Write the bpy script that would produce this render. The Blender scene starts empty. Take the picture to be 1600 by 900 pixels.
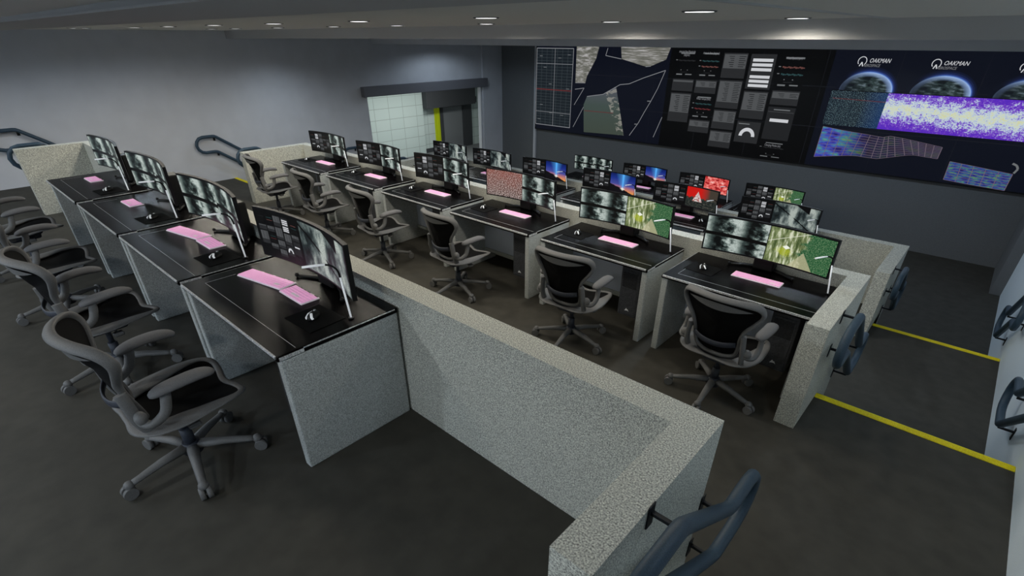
import bpy, bmesh, math, random
from mathutils import Vector, Matrix
random.seed(7)
C = bpy.context.scene.collection
PI = math.pi
R = math.radians

# ------------------------------------------------------------------ levels
FA, FB, FC, FD = -2.08, -2.505, -3.12, -3.58      # floor of each tier
XL, XR, YS = -11.55, 0.845, 12.18                 # side walls, video wall
CEIL = 0.105

# ------------------------------------------------------------------ camera
YAW, PIT, ROL, FPX = -0.740, 0.551, -0.002, 789.7
cy_, sy_, cp_, sp_ = math.cos(YAW), math.sin(YAW), math.cos(PIT), math.sin(PIT)
FW = Vector((sy_*cp_, cy_*cp_, -sp_)); RT0 = Vector((cy_, -sy_, 0)); UP0 = RT0.cross(FW)
RT = RT0*math.cos(ROL) + UP0*math.sin(ROL); UP = UP0*math.cos(ROL) - RT0*math.sin(ROL)
cam = bpy.data.cameras.new('camera'); co = bpy.data.objects.new('camera', cam); C.objects.link(co)
co.matrix_world = Matrix(((RT.x, UP.x, -FW.x, 0), (RT.y, UP.y, -FW.y, 0), (RT.z, UP.z, -FW.z, 0), (0, 0, 0, 1)))
cam.sensor_width = 36; cam.lens = 36*FPX/1600; cam.shift_y = 92.3/1600
cam.clip_start = 0.02; cam.clip_end = 60
bpy.context.scene.camera = co

def wallpt(px, py):
    """point of the video wall plane, as (x, z), seen in the photograph at px, py"""
    r = FW + RT*((px-800)/FPX) - UP*((py-542.3)/FPX)
    t = YS/r.y
    return r.x*t, r.z*t

# ------------------------------------------------------------------ materials
def lin(c): return tuple(((v/255)/12.92 if v/255 <= .04045 else ((v/255+.055)/1.055)**2.4) for v in c)
MATS = {}
class NT:
    def __init__(s, name):
        s.m = bpy.data.materials.new(name); s.m.use_nodes = True; s.t = s.m.node_tree
        s.b = s.t.nodes['Principled BSDF']
        MATS[name] = s.m
    def n(s, kind, **kw):
        nd = s.t.nodes.new(kind)
        for k, v in kw.items():
            if k.startswith('i_'):
                key = k[2:]; nd.inputs[int(key) if key.isdigit() else key].default_value = v
            else: setattr(nd, k, v)
        return nd
    def l(s, a, b): s.t.links.new(a, b)
    def ramp(s, src, stops, interp='LINEAR'):
        r = s.n('ShaderNodeValToRGB'); r.color_ramp.interpolation = interp
        e = r.color_ramp.elements
        while len(e) < len(stops): e.new(0.5)
        for i, (p, c) in enumerate(stops):
            e[i].position = p; e[i].color = (*c, 1)
        s.l(src, r.inputs[0]); return r.outputs[0]
    def math(s, op, a, b=0.0, c=None):
        m = s.n('ShaderNodeMath', operation=op)
        for i, v in enumerate((a, b) if c is None else (a, b, c)):
            if hasattr(v, 'is_linked') or hasattr(v, 'links'): s.l(v, m.inputs[i])
            else: m.inputs[i].default_value = v
        return m.outputs[0]
    def mix(s, f, a, b, mode='MIX'):
        m = s.n('ShaderNodeMix', data_type='RGBA', blend_type=mode)
        for i, v in ((0, f), (6, a), (7, b)):
            if hasattr(v, 'links'): s.l(v, m.inputs[i])
            elif i == 0: m.inputs[0].default_value = v
            else: m.inputs[i].default_value = (*v, 1)
        return m.outputs[2]

def plain(name, col, rough=.6, metal=0, spec=.5, speck=0.0, scale=300, bump=0.0, emit=None, es=1):
    """paint or plastic: the base colour varied by a fine grain"""
    t = NT(name); b = t.b
    b.inputs['Roughness'].default_value = rough; b.inputs['Metallic'].default_value = metal
    b.inputs['Specular IOR Level'].default_value = spec
    c = lin(col)
    tc = t.n('ShaderNodeTexCoord')
    nz = t.n('ShaderNodeTexNoise', i_Scale=scale, i_Detail=2.0); t.l(tc.outputs['Object'], nz.inputs['Vector'])
    k = max(speck, .04)
    out = t.ramp(nz.outputs[0], [(.3, tuple(v*(1-k) for v in c)), (.7, tuple(min(1, v*(1+k)) for v in c))])
    t.l(out, b.inputs['Base Color'])
    if bump:
        bp = t.n('ShaderNodeBump', i_Strength=bump, i_Distance=.002); t.l(nz.outputs[0], bp.inputs['Height']); t.l(bp.outputs[0], b.inputs['Normal'])
    if emit:
        b.inputs['Emission Color'].default_value = (*lin(emit), 1); b.inputs['Emission Strength'].default_value = es
    return t.m

M = MATS
plain('speckled_laminate', (198, 198, 188), .75, spec=.2, speck=.65, scale=170)
plain('desk_panel', (182, 186, 184), .7, spec=.25, speck=.45, scale=190)
plain('modesty_board', (196, 206, 224), .6, spec=.3, speck=.12, scale=150)
plain('wall_paint', (206, 208, 214), .8, spec=.2, speck=.03, scale=3)
plain('right_wall_paint', (226, 240, 255), .8, spec=.2, speck=.08, scale=200)
plain('screen_wall_paint', (112, 115, 118), .75, spec=.3, speck=.1, scale=120)
plain('ceiling_paint', (222, 221, 216), .9, spec=.1)
plain('soffit_paint', (186, 186, 186), .9, spec=.1)
plain('carpet', (68, 66, 60), .75, spec=.25, speck=.12, scale=8)
plain('yellow_strip', (255, 230, 34), .6, speck=.15, scale=120)
plain('desk_black', (5, 3, 4), .24, spec=.09, speck=.5, scale=500, bump=.3)
plain('edge_metal', (225, 230, 238), .4, metal=.3, speck=.6, scale=120)
plain('black_plastic', (10, 10, 11), .5, spec=.35, speck=.2)
plain('tower_black', (66, 68, 72), .3, spec=.4, speck=.3, scale=60)
plain('chair_frame', (108, 108, 108), .55, spec=.4, speck=.15, scale=220)
plain('chair_dark', (52, 56, 66), .5, spec=.4, speck=.15, scale=200)
plain('chair_pad', (108, 108, 110), .7, spec=.3, speck=.1, scale=200)
plain('rail_blue', (48, 68, 84), .5, spec=.45, speck=.25, scale=260)
plain('rail_black', (16, 20, 26), .5, spec=.4)
plain('glowing_white', (235, 238, 240), .35, emit=(235, 240, 245), es=.35)  # faint glow put into the white, on lamp posts and mouse glints too
plain('white_mark', (225, 228, 232), .5)
plain('lintel_grey', (112, 112, 118), .6)
plain('header_dark', (62, 64, 69), .6)
plain('door_yellow', (176, 190, 20), .5, emit=(160, 175, 10), es=.12)
plain('cove_white', (190, 190, 190), .6)
plain('pink_key', (246, 190, 226), .6, speck=.06, scale=200, emit=(240, 168, 216), es=.32)  # keys given their own glow to look brightly lit
plain('key_white', (245, 232, 242), .6, emit=(240, 225, 236), es=.15)  # faint glow put into the pale key colour as well
plain('mesh_black', (6, 6, 7), .8, spec=.15, speck=.5, scale=400)

def emis(name, col=None, build=None, strength=1.0):
    t = NT(name); b = t.b
    b.inputs['Base Color'].default_value = (.004, .004, .004, 1); b.inputs['Roughness'].default_value = .35
    b.inputs['Specular IOR Level'].default_value = .25
    b.inputs['Emission Strength'].default_value = strength
    if col: b.inputs['Emission Color'].default_value = (*lin(col), 1)
    if build:
        tc = t.n('ShaderNodeTexCoord'); sp = t.n('ShaderNodeSeparateXYZ'); t.l(tc.outputs['UV'], sp.inputs[0])
        t.l(build(t, tc.outputs['UV'], sp.outputs[0], sp.outputs[1]), b.inputs['Emission Color'])
    return t.m
def noise(t, vec, sc, det=4, rough=.6, sx=1, sy=1, rz=0, off=0):
    mp = t.n('ShaderNodeMapping'); mp.inputs['Scale'].default_value = (sx, sy, 1); mp.inputs['Rotation'].default_value = (0, 0, rz)
    mp.inputs['Location'].default_value = (off, off*.7, 0)
    t.l(vec, mp.inputs[0])
    nz = t.n('ShaderNodeTexNoise', i_Scale=sc, i_Detail=det, i_Roughness=rough); t.l(mp.outputs[0], nz.inputs['Vector'])
    return nz.outputs[0]
L = lin
for nm, c in dict(px_black=(3, 3, 4), px_back=(5, 6, 9), px_navy=(9, 12, 24), px_tile=(38, 39, 41), px_tile2=(30, 31, 33), px_table=(76, 78, 80),
                  px_text=(104, 107, 109), px_dark=(24, 25, 27), px_white=(198, 200, 204), px_red=(96, 42, 44), px_salmon=(100, 64, 60),
                  px_cyan=(40, 68, 70), px_line=(126, 128, 132), px_gridbg=(24, 30, 36), px_gridline=(62, 70, 74), px_seam=(26, 28, 34),
                  px_pinkline=(104, 92, 104)).items(): emis(nm, c)

def b_sar(t, v, x, y):
    n1 = noise(t, v, 3.2, 5, .6, 1, .32, R(-32)); n2 = noise(t, v, 60, 2, .7, off=3)
    c = t.ramp(n1, [(.36, L((8, 12, 13))), (.45, L((44, 56, 58))), (.53, L((118, 132, 130))), (.63, L((205, 216, 208)))])
    c = t.mix(t.ramp(n2, [(.3, (.3, .3, .3)), (.75, (1, 1, 1))]), (.0, .0, .0), c)
    d = t.math('SUBTRACT', t.math('MULTIPLY_ADD', x, .95, y), 1.45)      # black upper corner
    e = t.math('SUBTRACT', x, .78)
    m = t.math('MULTIPLY', t.math('GREATER_THAN', d, 0), t.math('LESS_THAN', e, 0))
    d2 = t.math('ABSOLUTE', t.math('SUBTRACT', t.math('MULTIPLY_ADD', x, 1.1, y), .93))
    m2 = t.math('LESS_THAN', t.math('MULTIPLY_ADD', n1, .12, d2), .085)
    return t.mix(t.math('MAXIMUM', m, m2), c, (.001, .001, .0015))
emis('px_sar', build=b_sar)
def b_cloud(t, v, x, y):
    n1 = noise(t, v, 5, 6, .65, 1.2, 1); n2 = noise(t, v, 70, 2, .7)
    w = t.n('ShaderNodeMath', operation='SINE'); t.l(t.math('MULTIPLY_ADD', x, 12.0, t.math('MULTIPLY', n1, 4.0)), w.inputs[0])
    k = t.math('MULTIPLY_ADD', w.outputs[0], .16, n1)
    c = t.ramp(k, [(.34, L((8, 13, 14))), (.46, L((66, 80, 78))), (.56, L((132, 148, 142))), (.68, L((215, 228, 222)))])
    c = t.mix(t.ramp(n2, [(.3, (.35, .35, .35)), (.72, (1, 1, 1))]), (.0, .0, .0), c)
    g = t.math('ABSOLUTE', t.math('SUBTRACT', t.math('MULTIPLY_ADD', x, .06, y), .50))
    return t.mix(t.math('LESS_THAN', g, .05), c, (.0008, .0008, .001))
emis('px_cloud', build=b_cloud)
def b_sat(t, v, x, y):
    n1 = noise(t, v, 4, 6, .65); n2 = noise(t, v, 45, 3, .7); n3 = noise(t, v, 14, 4, .6, 1, .15, R(20))
    g = t.ramp(n2, [(.3, L((10, 44, 28))), (.52, L((36, 92, 54))), (.66, L((140, 160, 124)))])
    o = t.ramp(n3, [(.38, L((66, 82, 44))), (.5, L((124, 136, 92))), (.6, L((206, 210, 184)))])
    s = t.math('MULTIPLY_ADD', t.math('SUBTRACT', n1, .5), .55, x)
    c = t.mix(t.ramp(s, [(.5, (0, 0, 0)), (.56, (1, 1, 1))]), o, g)
    # pale diamond field edged by a lime one
    dx = t.math('ABSOLUTE', t.math('SUBTRACT', x, .28)); dy = t.math('ABSOLUTE', t.math('SUBTRACT', y, .38))
    d = t.math('ADD', dx, t.math('MULTIPLY', dy, .6))
    c = t.mix(t.math('MULTIPLY', t.math('LESS_THAN', t.math('ADD', t.math('MULTIPLY', n2, .5), t.math('MULTIPLY_ADD', n1, .35, d)), .53), .7), c, L((172, 182, 40)))
    c = t.mix(t.math('LESS_THAN', t.math('ADD', t.math('ABSOLUTE', t.math('SUBTRACT', x, .30)), t.math('ABSOLUTE', t.math('SUBTRACT', y, .5))), .06), c, L((235, 238, 225)))
    r = t.math('LESS_THAN', t.math('ABSOLUTE', t.math('SUBTRACT', t.math('MULTIPLY_ADD', x, -.7, y), .58)), .012)
    c = t.mix(t.math('MULTIPLY', r, .6), c, L((220, 222, 200)))
    q = t.math('ADD', t.math('MULTIPLY', t.math('ABSOLUTE', t.math('SUBTRACT', x, .57)), 2.4), t.math('SUBTRACT', y, .34))
    return t.mix(t.math('MULTIPLY', t.math('LESS_THAN', q, .12), .7), c, L((180, 176, 140)))
emis('px_sat', build=b_sat)
def b_dusk(t, v, x, y):
    c = t.ramp(y, [(0, L((232, 150, 60))), (.22, L((190, 120, 110))), (.42, L((66, 74, 150))), (.75, L((22, 44, 128))), (1, L((10, 26, 84)))])
    bx = t.math('ABSOLUTE', t.math('SUBTRACT', x, .5)); wide = t.math('MULTIPLY_ADD', y, .05, .012)
    c = t.mix(t.ramp(t.math('DIVIDE', bx, t.math('MULTIPLY', wide, 5.0)), [(0, (1, 1, 1)), (.25, (.35, .35, .35)), (1, (0, 0, 0))]), c, L((90, 180, 255)))
    hill = t.math('MULTIPLY_ADD', x, -.42, t.math('MULTIPLY_ADD', noise(t, v, 6), .12, .34))
    c = t.mix(t.math('LESS_THAN', y, hill), c, L((8, 8, 14)))
    g = t.math('ADD', bx, t.math('ABSOLUTE', t.math('SUBTRACT', y, .2)))
    return t.mix(t.ramp(g, [(.03, (1, 1, 1)), (.12, (0, 0, 0))]), c, L((240, 235, 220)))
emis('px_dusk', build=b_dusk)
def b_tent(t, v, x, y):
    n = noise(t, v, 14, 4); 
    sky = t.mix(t.ramp(x, [(.45, (0, 0, 0)), (.75, (1, 1, 1))]), L((196, 22, 16)), L((64, 56, 48)))
    gr = t.ramp(n, [(.4, L((18, 24, 24))), (.55, L((44, 50, 46))), (.7, L((90, 84, 76)))])
    line = t.math('MULTIPLY_ADD', t.math('SUBTRACT', n, .5), .5, .50)
    c = t.mix(t.math('GREATER_THAN', y, line), gr, sky)
    p = t.math('ADD', t.math('MULTIPLY', t.math('ABSOLUTE', t.math('SUBTRACT', x, .36)), 3.2), t.math('SUBTRACT', y, .55))
    pk = t.math('MULTIPLY', t.math('LESS_THAN', p, .27), t.math('GREATER_THAN', y, .3))
    return t.mix(pk, c, t.ramp(n, [(.45, L((214, 206, 204))), (.6, L((150, 70, 60)))]))
emis('px_tent', build=b_tent)
def b_bloom(t, v, x, y):
    n = noise(t, v, 5, 5, .7, off=2)
    return t.ramp(n, [(.34, L((60, 6, 10))), (.45, L((190, 36, 40))), (.56, L((232, 120, 112))), (.7, L((248, 214, 208)))])
emis('px_bloom', build=b_bloom)
def b_rust(t, v, x, y):
    n = noise(t, v, 34, 2, .6); n2 = noise(t, v, 3)
    c = t.ramp(n, [(.38, L((30, 22, 22))), (.5, L((102, 78, 72))), (.62, L((204, 192, 188)))])
    return t.mix(t.math('MULTIPLY', n2, t.math('MULTIPLY', y, .9)), c, L((150, 66, 50)))
emis('px_rust', build=b_rust)
def b_star(t, v, x, y):
    n = noise(t, v, 70, 1, .5, 1, 1); c = t.ramp(n, [(.48, L((7, 14, 25))), (.6, L((26, 46, 60))), (.68, L((140, 168, 172)))])
    return t.mix(t.ramp(x, [(.6, (0, 0, 0)), (1, (.6, .6, .6))]), c, L((24, 60, 110)))
emis('px_star', build=b_star)
def b_milky(t, v, x, y):
    n = noise(t, v, 7, 8, .75, 3.2, 1); n3 = noise(t, v, 30, 5, .8, 3.2, 1, off=4)
    d = t.math('ABSOLUTE', t.math('SUBTRACT', t.math('MULTIPLY_ADD', x, .18, y), .60))
    k = t.math('ADD', t.math('MULTIPLY_ADD', d, -1.2, .86), t.math('ADD', t.math('MULTIPLY', t.math('SUBTRACT', n, .5), 1.6), t.math('MULTIPLY', t.math('SUBTRACT', n3, .5), 2.0)))
    return t.ramp(k, [(.30, L((84, 40, 182))), (.50, L((128, 66, 190))), (.56, L((140, 146, 214))), (.66, L((186, 206, 222))), (.84, L((200, 210, 196))), (1, L((204, 206, 160)))])
emis('px_milky', build=b_milky)
def b_aur(t, v, x, y):
    n = noise(t, v, 6, 5, .6, 1, .8)
    c = t.ramp(n, [(.36, L((36, 26, 96))), (.47, L((62, 66, 170))), (.57, L((60, 128, 150))), (.66, L((110, 160, 90)))])
    c2 = t.mix(.55, c, L((48, 30, 50)))
    return t.mix(t.ramp(x, [(.15, (0, 0, 0)), (.45, (1, 1, 1))]), c, t.mix(.85, c2, L((34, 30, 38))))
emis('px_aurora', build=b_aur)
def b_aur2(t, v, x, y):
    n = noise(t, v, 7, 5, .65, 1, 1.6)
    return t.ramp(n, [(.36, L((32, 28, 88))), (.47, L((50, 58, 136))), (.55, L((50, 96, 120))), (.63, L((84, 140, 84)))])
emis('px_aurora2', build=b_aur2)
def b_land(t, v, x, y):
    n = noise(t, v, 9, 6, .65, .35, 1.4, R(35)); n2 = noise(t, v, 2)
    c = t.ramp(n, [(.38, L((84, 84, 76))), (.5, L((122, 121, 114))), (.62, L((182, 180, 180)))])
    return t.mix(t.math('MULTIPLY', n2, .5), c, L((90, 92, 88)))
emis('px_land', build=b_land)
def b_field(t, v, x, y):
    n = noise(t, v, 10, 6, .65, .5, 1.2, R(45))
    c = t.ramp(y, [(0, L((60, 68, 60))), (.6, L((62, 74, 70))), (1, L((78, 80, 90)))])
    s = t.math('MULTIPLY', t.math('GREATER_THAN', t.math('MULTIPLY_ADD', y, .45, x), .88), t.math('GREATER_THAN', n, .52))
    return t.mix(t.math('MULTIPLY', s, .6), c, L((150, 148, 140)))
emis('px_field', build=b_field)
def b_earth(t, v, x, y):
    n = noise(t, v, 5, 5, .6); 
    c = t.ramp(n, [(.4, L((16, 22, 26))), (.52, L((44, 58, 58))), (.62, L((96, 110, 118)))])
    dx = t.math('SUBTRACT', x, .5); r = t.math('SQRT', t.math('ADD', t.math('MULTIPLY', dx, dx), t.math('MULTIPLY', t.math('MULTIPLY', y, y), .25)))
    c = t.mix(t.ramp(r, [(.38, (0, 0, 0)), (.47, (.6, .6, .6)), (.5, (1, 1, 1))]), c, L((150, 178, 226)))
    return t.mix(t.ramp(x, [(.05, (.9, .9, .9)), (.5, (0, 0, 0))]), c, L((12, 16, 26)))
emis('px_earth', build=b_earth)
for i, c in enumerate([(84, 120, 190), (40, 58, 118), (22, 32, 70), (14, 20, 42)]):
    emis('px_halo%d' % i, build=lambda t, v, x, y, c=c: t.ramp(x, [(.1, L((10, 13, 26))), (.5, L(c)), (1, L(c))]))
emis('lamp_glow', (255, 255, 255), strength=4.0)
emis('corridor_glow', (210, 216, 196), strength=.6)

def blocks(name, c1, c2, mortar, sx=.5, sy=.25):
    t = NT(name); tc = t.n('ShaderNodeTexCoord'); mp = t.n('ShaderNodeMapping'); mp.inputs['Rotation'].default_value = (0, 0, 0)
    cb = t.n('ShaderNodeCombineXYZ'); sp = t.n('ShaderNodeSeparateXYZ'); t.l(tc.outputs['Object'], sp.inputs[0])
    t.l(sp.outputs[1], cb.inputs[0]); t.l(sp.outputs[2], cb.inputs[1])
    br = t.n('ShaderNodeTexBrick', offset=.0); t.l(cb.outputs[0], br.inputs[0])
    br.inputs['Color1'].default_value = (*L(c1), 1); br.inputs['Color2'].default_value = (*L(c2), 1); br.inputs['Mortar'].default_value = (*L(mortar), 1)
    br.inputs['Scale'].default_value = 1; br.inputs['Mortar Size'].default_value = .008; br.inputs['Brick Width'].default_value = sx; br.inputs['Row Height'].default_value = sy
    t.l(br.outputs[0], t.b.inputs['Base Color']); t.b.inputs['Roughness'].default_value = .8
    return t.m
blocks('block_wall', (204, 217, 216), (200, 214, 213), (162, 173, 172), .56, .33)
gl = plain('door_glass', (150, 154, 160), .12, spec=.5); gl.node_tree.nodes['Principled BSDF'].inputs['Transmission Weight'].default_value = .4

# ------------------------------------------------------------------ mesh helpers
def box(bm, x0, y0, z0, x1, y1, z1, bev=0.0, mi=0, seg=1):
    vs = [bm.verts.new(p) for p in ((x0, y0, z0), (x1, y0, z0), (x1, y1, z0), (x0, y1, z0), (x0, y0, z1), (x1, y0, z1), (x1, y1, z1), (x0, y1, z1))]
    fs = [bm.faces.new([vs[i] for i in f]) for f in ((0, 3, 2, 1), (4, 5, 6, 7), (0, 1, 5, 4), (1, 2, 6, 5), (2, 3, 7, 6), (3, 0, 4, 7))]
    for f in fs: f.material_index = mi
    if bev:
        es = list({e for f in fs for e in f.edges})
        bmesh.ops.bevel(bm, geom=es, offset=bev, segments=seg, affect='EDGES', profile=.5)
def sweep(bm, pts, ra, rb=None, up=(0, 0, 1), seg=8, closed=False, mi=0, caps=True):
    pts = [Vector(p) for p in pts]; n = len(pts); rb = rb if rb is not None else ra
    ra = ra if isinstance(ra, (list, tuple)) else [ra]*n; rb = rb if isinstance(rb, (list, tuple)) else [rb]*n
    up = Vector(up); rings = []
    for i, p in enumerate(pts):
        a = pts[(i-1) % n] if (closed or i > 0) else p; b = pts[(i+1) % n] if (closed or i < n-1) else p
        t = (b-a).normalized(); s = t.cross(up)
        if s.length < 1e-3: s = t.cross(Vector((0, 1, 0)))
        s.normalize(); u = s.cross(t)
        rings.append([bm.verts.new(p + s*ra[i]*math.cos(2*PI*k/seg) + u*rb[i]*math.sin(2*PI*k/seg)) for k in range(seg)])
    for i in range(n if closed else n-1):
        A, B = rings[i], rings[(i+1) % n]
        for k in range(seg):
            f = bm.faces.new((A[k], A[(k+1) % seg], B[(k+1) % seg], B[k])); f.smooth = True; f.material_index = mi
    if not closed and caps:
        for r in (rings[0][::-1], rings[-1]):
            f = bm.faces.new(r); f.material_index = mi
def cyl(bm, p, q, r, r2=None, seg=16, mi=0): sweep(bm, [p, q], [r, r if r2 is None else r2], up=(0, 0, 1) if abs(Vector(q)[2]-Vector(p)[2]) < .9*(Vector(q)-Vector(p)).length else (0, 1, 0), seg=seg, mi=mi)
def ball(bm, p, r, sc=(1, 1, 1), mi=0):
    res = bmesh.ops.create_uvsphere(bm, u_segments=12, v_segments=8, radius=r)
    for v in res['verts']: v.co = Vector((v.co.x*sc[0], v.co.y*sc[1], v.co.z*sc[2])) + Vector(p)
    for f in {f for v in res['verts'] for f in v.link_faces}: f.smooth = True; f.material_index = mi
def smooth_path(pts, n=4, closed=False):
    P = [Vector(p) for p in pts]; m = len(P); out = []
    for i in range(m if closed else m-1):
        p0, p1, p2, p3 = (P[(i-1) % m] if closed or i > 0 else P[i]), P[i], P[(i+1) % m], (P[(i+2) % m] if closed or i+2 < m else P[(i+1) % m])
        for k in range(n):
            t = k/n
            out.append(.5*((2*p1) + (p2-p0)*t + (2*p0-5*p1+4*p2-p3)*t*t + (3*p1-p0-3*p2+p3)*t*t*t))
    if not closed: out.append(P[-1])
    return out
def obj(name, bm, mats, parent=None, **props):
    me = bpy.data.meshes.new(name); bm.normal_update(); bm.to_mesh(me); bm.free()
    for m in (mats if isinstance(mats, (list, tuple)) else [mats]): me.materials.append(M[m])
    o = bpy.data.objects.new(name, me); C.objects.link(o)
    if parent: o.parent = parent
    for k, v in props.items(): o[k] = v
    return o
def thing(name, label, cat, loc=(0, 0, 0), rz=0, group=None):
    o = bpy.data.objects.new(name, None); C.objects.link(o); o.location = loc; o.rotation_euler = (0, 0, rz)
    o['label'] = label; o['category'] = cat
    if group: o['group'] = group
    o.empty_display_size = .1
    return o
def tag(o, label, cat, group=None):
    o['label'] = label; o['category'] = cat
    if group: o['group'] = group
    return o
def nb(): return bmesh.new()
def struct(name, bm, mats, label=None, **kw):
    o = obj(name, bm, mats, **kw); o['kind'] = 'structure'
    if label: o['label'] = label
    return o
def copy_tree(o, parent=None):
    c = o.copy(); C.objects.link(c)
    if parent: c.parent = parent
    for ch in list(o.children): copy_tree(ch, c)
    return c

# ------------------------------------------------------------------ the setting
B0 = -4.0
SIN, SOUT, LIN, LOUT = -.548, -.405, -9.35, -9.493      # faces of the end stubs
def floorbox(x0, y0, x1, y1, z, label, th=.3, name='floor'):
    b = nb(); box(b, x0, y0, z-th, x1, y1, z); return struct(name, b, 'carpet', label)
NA, NB_, NC = 1.32, 4.15, 7.25                           # stair heads in the aisles
floorbox(XL, B0, XR, NA, FA, 'dark floor of the highest tier')
floorbox(LOUT+.02, NA, SOUT-.02, 1.49, FA, 'dark floor under the highest row of desks')
floorbox(XL, NA, LOUT, NA+.02, FA, 'dark landing edge')
floorbox(LOUT, 1.62, SOUT, 3.60, FB, 'dark floor of the second tier')
floorbox(LOUT+.02, 3.60, SOUT-.02, 4.64, FB, 'dark floor under the second row of desks')
floorbox(LOUT, 4.76, SOUT, 7.82, FC, 'dark floor of the third tier')
floorbox(LOUT, 7.94, SOUT, YS, FD, 'dark floor of the lowest tier')
for xa, xb, side in ((SOUT, XR, 'stairs beside the pale wall'), (XL, LOUT, 'stairs beside the long grey wall')):
    floorbox(xa, NA+.28, xb, NB_, FB, 'dark second landing of the '+side)
    floorbox(xa, NB_+.56, xb, NC, FC, 'dark third landing of the '+side)
    floorbox(xa, NC+.56, xb, YS, FD, 'dark lowest landing of the '+side)
    def steps(y0, za, zb, n):
        b = nb()
        h = (za-zb)/n
        for k in range(1, n): box(b, xa, y0+.28*(k-1), zb-.3, xb, y0+.28*k, za-h*k)
        box(b, xa, y0-.02, zb-.3, xb, y0+.001, za-.002)
        struct('stair_steps', b, 'carpet', 'carpeted steps of the '+side)
    steps(NA, FA, FB, 2); steps(NB_, FB, FC, 3); steps(NC, FC, FD, 3)
n_ = 1
for y0, z, w in ((NA, FA, 'at the highest step'), (NB_, FB, 'between second and third tiers'), (NC, FC, 'above the lowest landing')):
    for xa, xb, side in ((SOUT, XR, 'by the pale wall'), (XL, LOUT, 'by the long grey wall')):
        b = nb(); box(b, xa+.002, y0-.06, z-.002, xb-.002, y0+.006, z+.007, .002)
        for k in range(3): box(b, xa+.002, y0-.052+.019*k, z+.006, xb-.002, y0-.045+.019*k, z+.010)
        tag(obj('stair_nosing', b, 'yellow_strip'), 'yellow ribbed nosing strip %s, %s' % (side, w), 'stair nosing', 'yellow stair nosings')

# tiered partitions: long wall plus a stub at each end
def partition(y0, yw, y1, zt, zf, zlow, label):
    b = nb()
    pts = [(LOUT, y0), (LIN, y0), (LIN, yw), (SIN, yw), (SIN, y0), (SOUT, y0), (SOUT, y1), (LOUT, y1)]
    lo = [b.verts.new((x, y, zlow-.3)) for x, y in pts]; hi = [b.verts.new((x, y, zt)) for x, y in pts]
    n = len(pts)
    for i in range(n): b.faces.new((lo[i], lo[(i+1) % n], hi[(i+1) % n], hi[i]))
    for quad in ((0, 1, 2, 7), (2, 3, 6, 7), (3, 4, 5, 6)): b.faces.new([hi[i] for i in quad])
    struct('partition_wall', b, 'speckled_laminate', label)
partition(.757, 1.487, 1.63, -1.235, FA, FB, 'speckled grey half wall behind the highest row, with an end stub at each aisle')
partition(3.56, 4.63, 4.77, -1.66, FB, FC, 'speckled grey half wall behind the second row, with an end stub at each aisle')
partition(6.75, 7.81, 7.95, -2.28, FC, FD, 'speckled grey half wall behind the third row, with an end stub at each aisle')

# right wall, pillar, left wall with doorway, screen wall
b = nb(); box(b, XR, B0, -4.0, XR+.2, YS+.2, .4); struct('wall_right', b, 'right_wall_paint', 'pale blue-white wall beside the stairs')
b = nb(); box(b, .70, 10.75, FD-.2, XR+.01, YS+.05, .2); struct('pillar', b, 'screen_wall_paint', 'grey pillar at the end of the video wall')
OY0, OY1, OZ, LF = 7.55, 11.33, -1.15, FD
b = nb()
box(b, XL-.12, B0, -4.0, XL, OY0, .4); box(b, XL-.12, OY1, -4.0, XL, YS+.1, .4); box(b, XL-.12, OY0, OZ, XL, OY1, .4); box(b, XL-.12, OY0, -4, XL, OY1, LF)
struct('wall_left', b, 'wall_paint', 'long grey wall with a wide doorway')
b = nb(); box(b, XL, 11.40, -4.0, XL+.05, YS+.0, .3); struct('trim_1', b, 'wall_paint', 'shallow pilaster in the corner beside the doorway')
b = nb(); box(b, XL-.12, YS, -4.0, XR+.2, YS+.2, .4); struct('wall_front', b, 'screen_wall_paint', 'dark grey wall that carries the video wall')
b = nb(); box(b, -10.22, YS-.05, -4.0, -10.14, YS+.01, .1); struct('trim_2', b, 'wall_paint', 'narrow light strip beside the video wall')
b = nb(); box(b, XL-.2, B0-.2, -4.0, XR+.2, B0, .4); struct('wall_back', b, 'wall_paint', 'grey wall at the back of the room')
# corridor beyond the doorway
XB = -15.25
b = nb(); box(b, XB-.1, 6.4, LF-.2, XL-.02, 15.6, LF); struct('floor', b, 'screen_wall_paint', 'grey corridor floor beyond the doorway')
b = nb(); box(b, XB-.1, 6.4, LF, XB, 15.6, -1.0); box(b, XB, 6.4, LF, XB+.12, 12.05, -1.0); struct('wall_corridor', b, 'block_wall', 'pale block wall seen through the doorway')
b = nb(); box(b, XB-.1, 15.5, LF, XL, 15.6, -1.0); box(b, XB-.1, 6.4, LF, XL-.12, 6.5, -1.0); struct('wall_corridor_end', b, 'block_wall')
b = nb(); box(b, XB-.1, 6.4, -1.02, XL-.02, 15.6, -.9); struct('ceiling', b, 'ceiling_paint', 'low ceiling of the corridor')
b = nb(); box(b, XL, 7.40, -1.215, XL+.14, 11.39, -1.0, .006); box(b, XL+.05, 11.39, -1.215, XL+.14, 11.50, -1.0); tag(obj('door_track_cover', b, 'lintel_grey'), 'long dark grey box beam over the wide doorway', 'door header')
b = nb(); box(b, XB+.001, 12.06, -2.11, XB+.35, 14.35, -1.2, .006); box(b, XB+.001, 14.35, -2.1, XB+.12, 14.62, -1.9, .004); tag(obj('roller_box', b, 'header_dark'), 'dark box hanging above the glass door in the corridor', 'door header')
d = bpy.data.objects.new('door_1', None); C.objects.link(d); d['kind'] = 'structure'; d['label'] = 'glazed door in a dark frame with a yellow edge'
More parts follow.
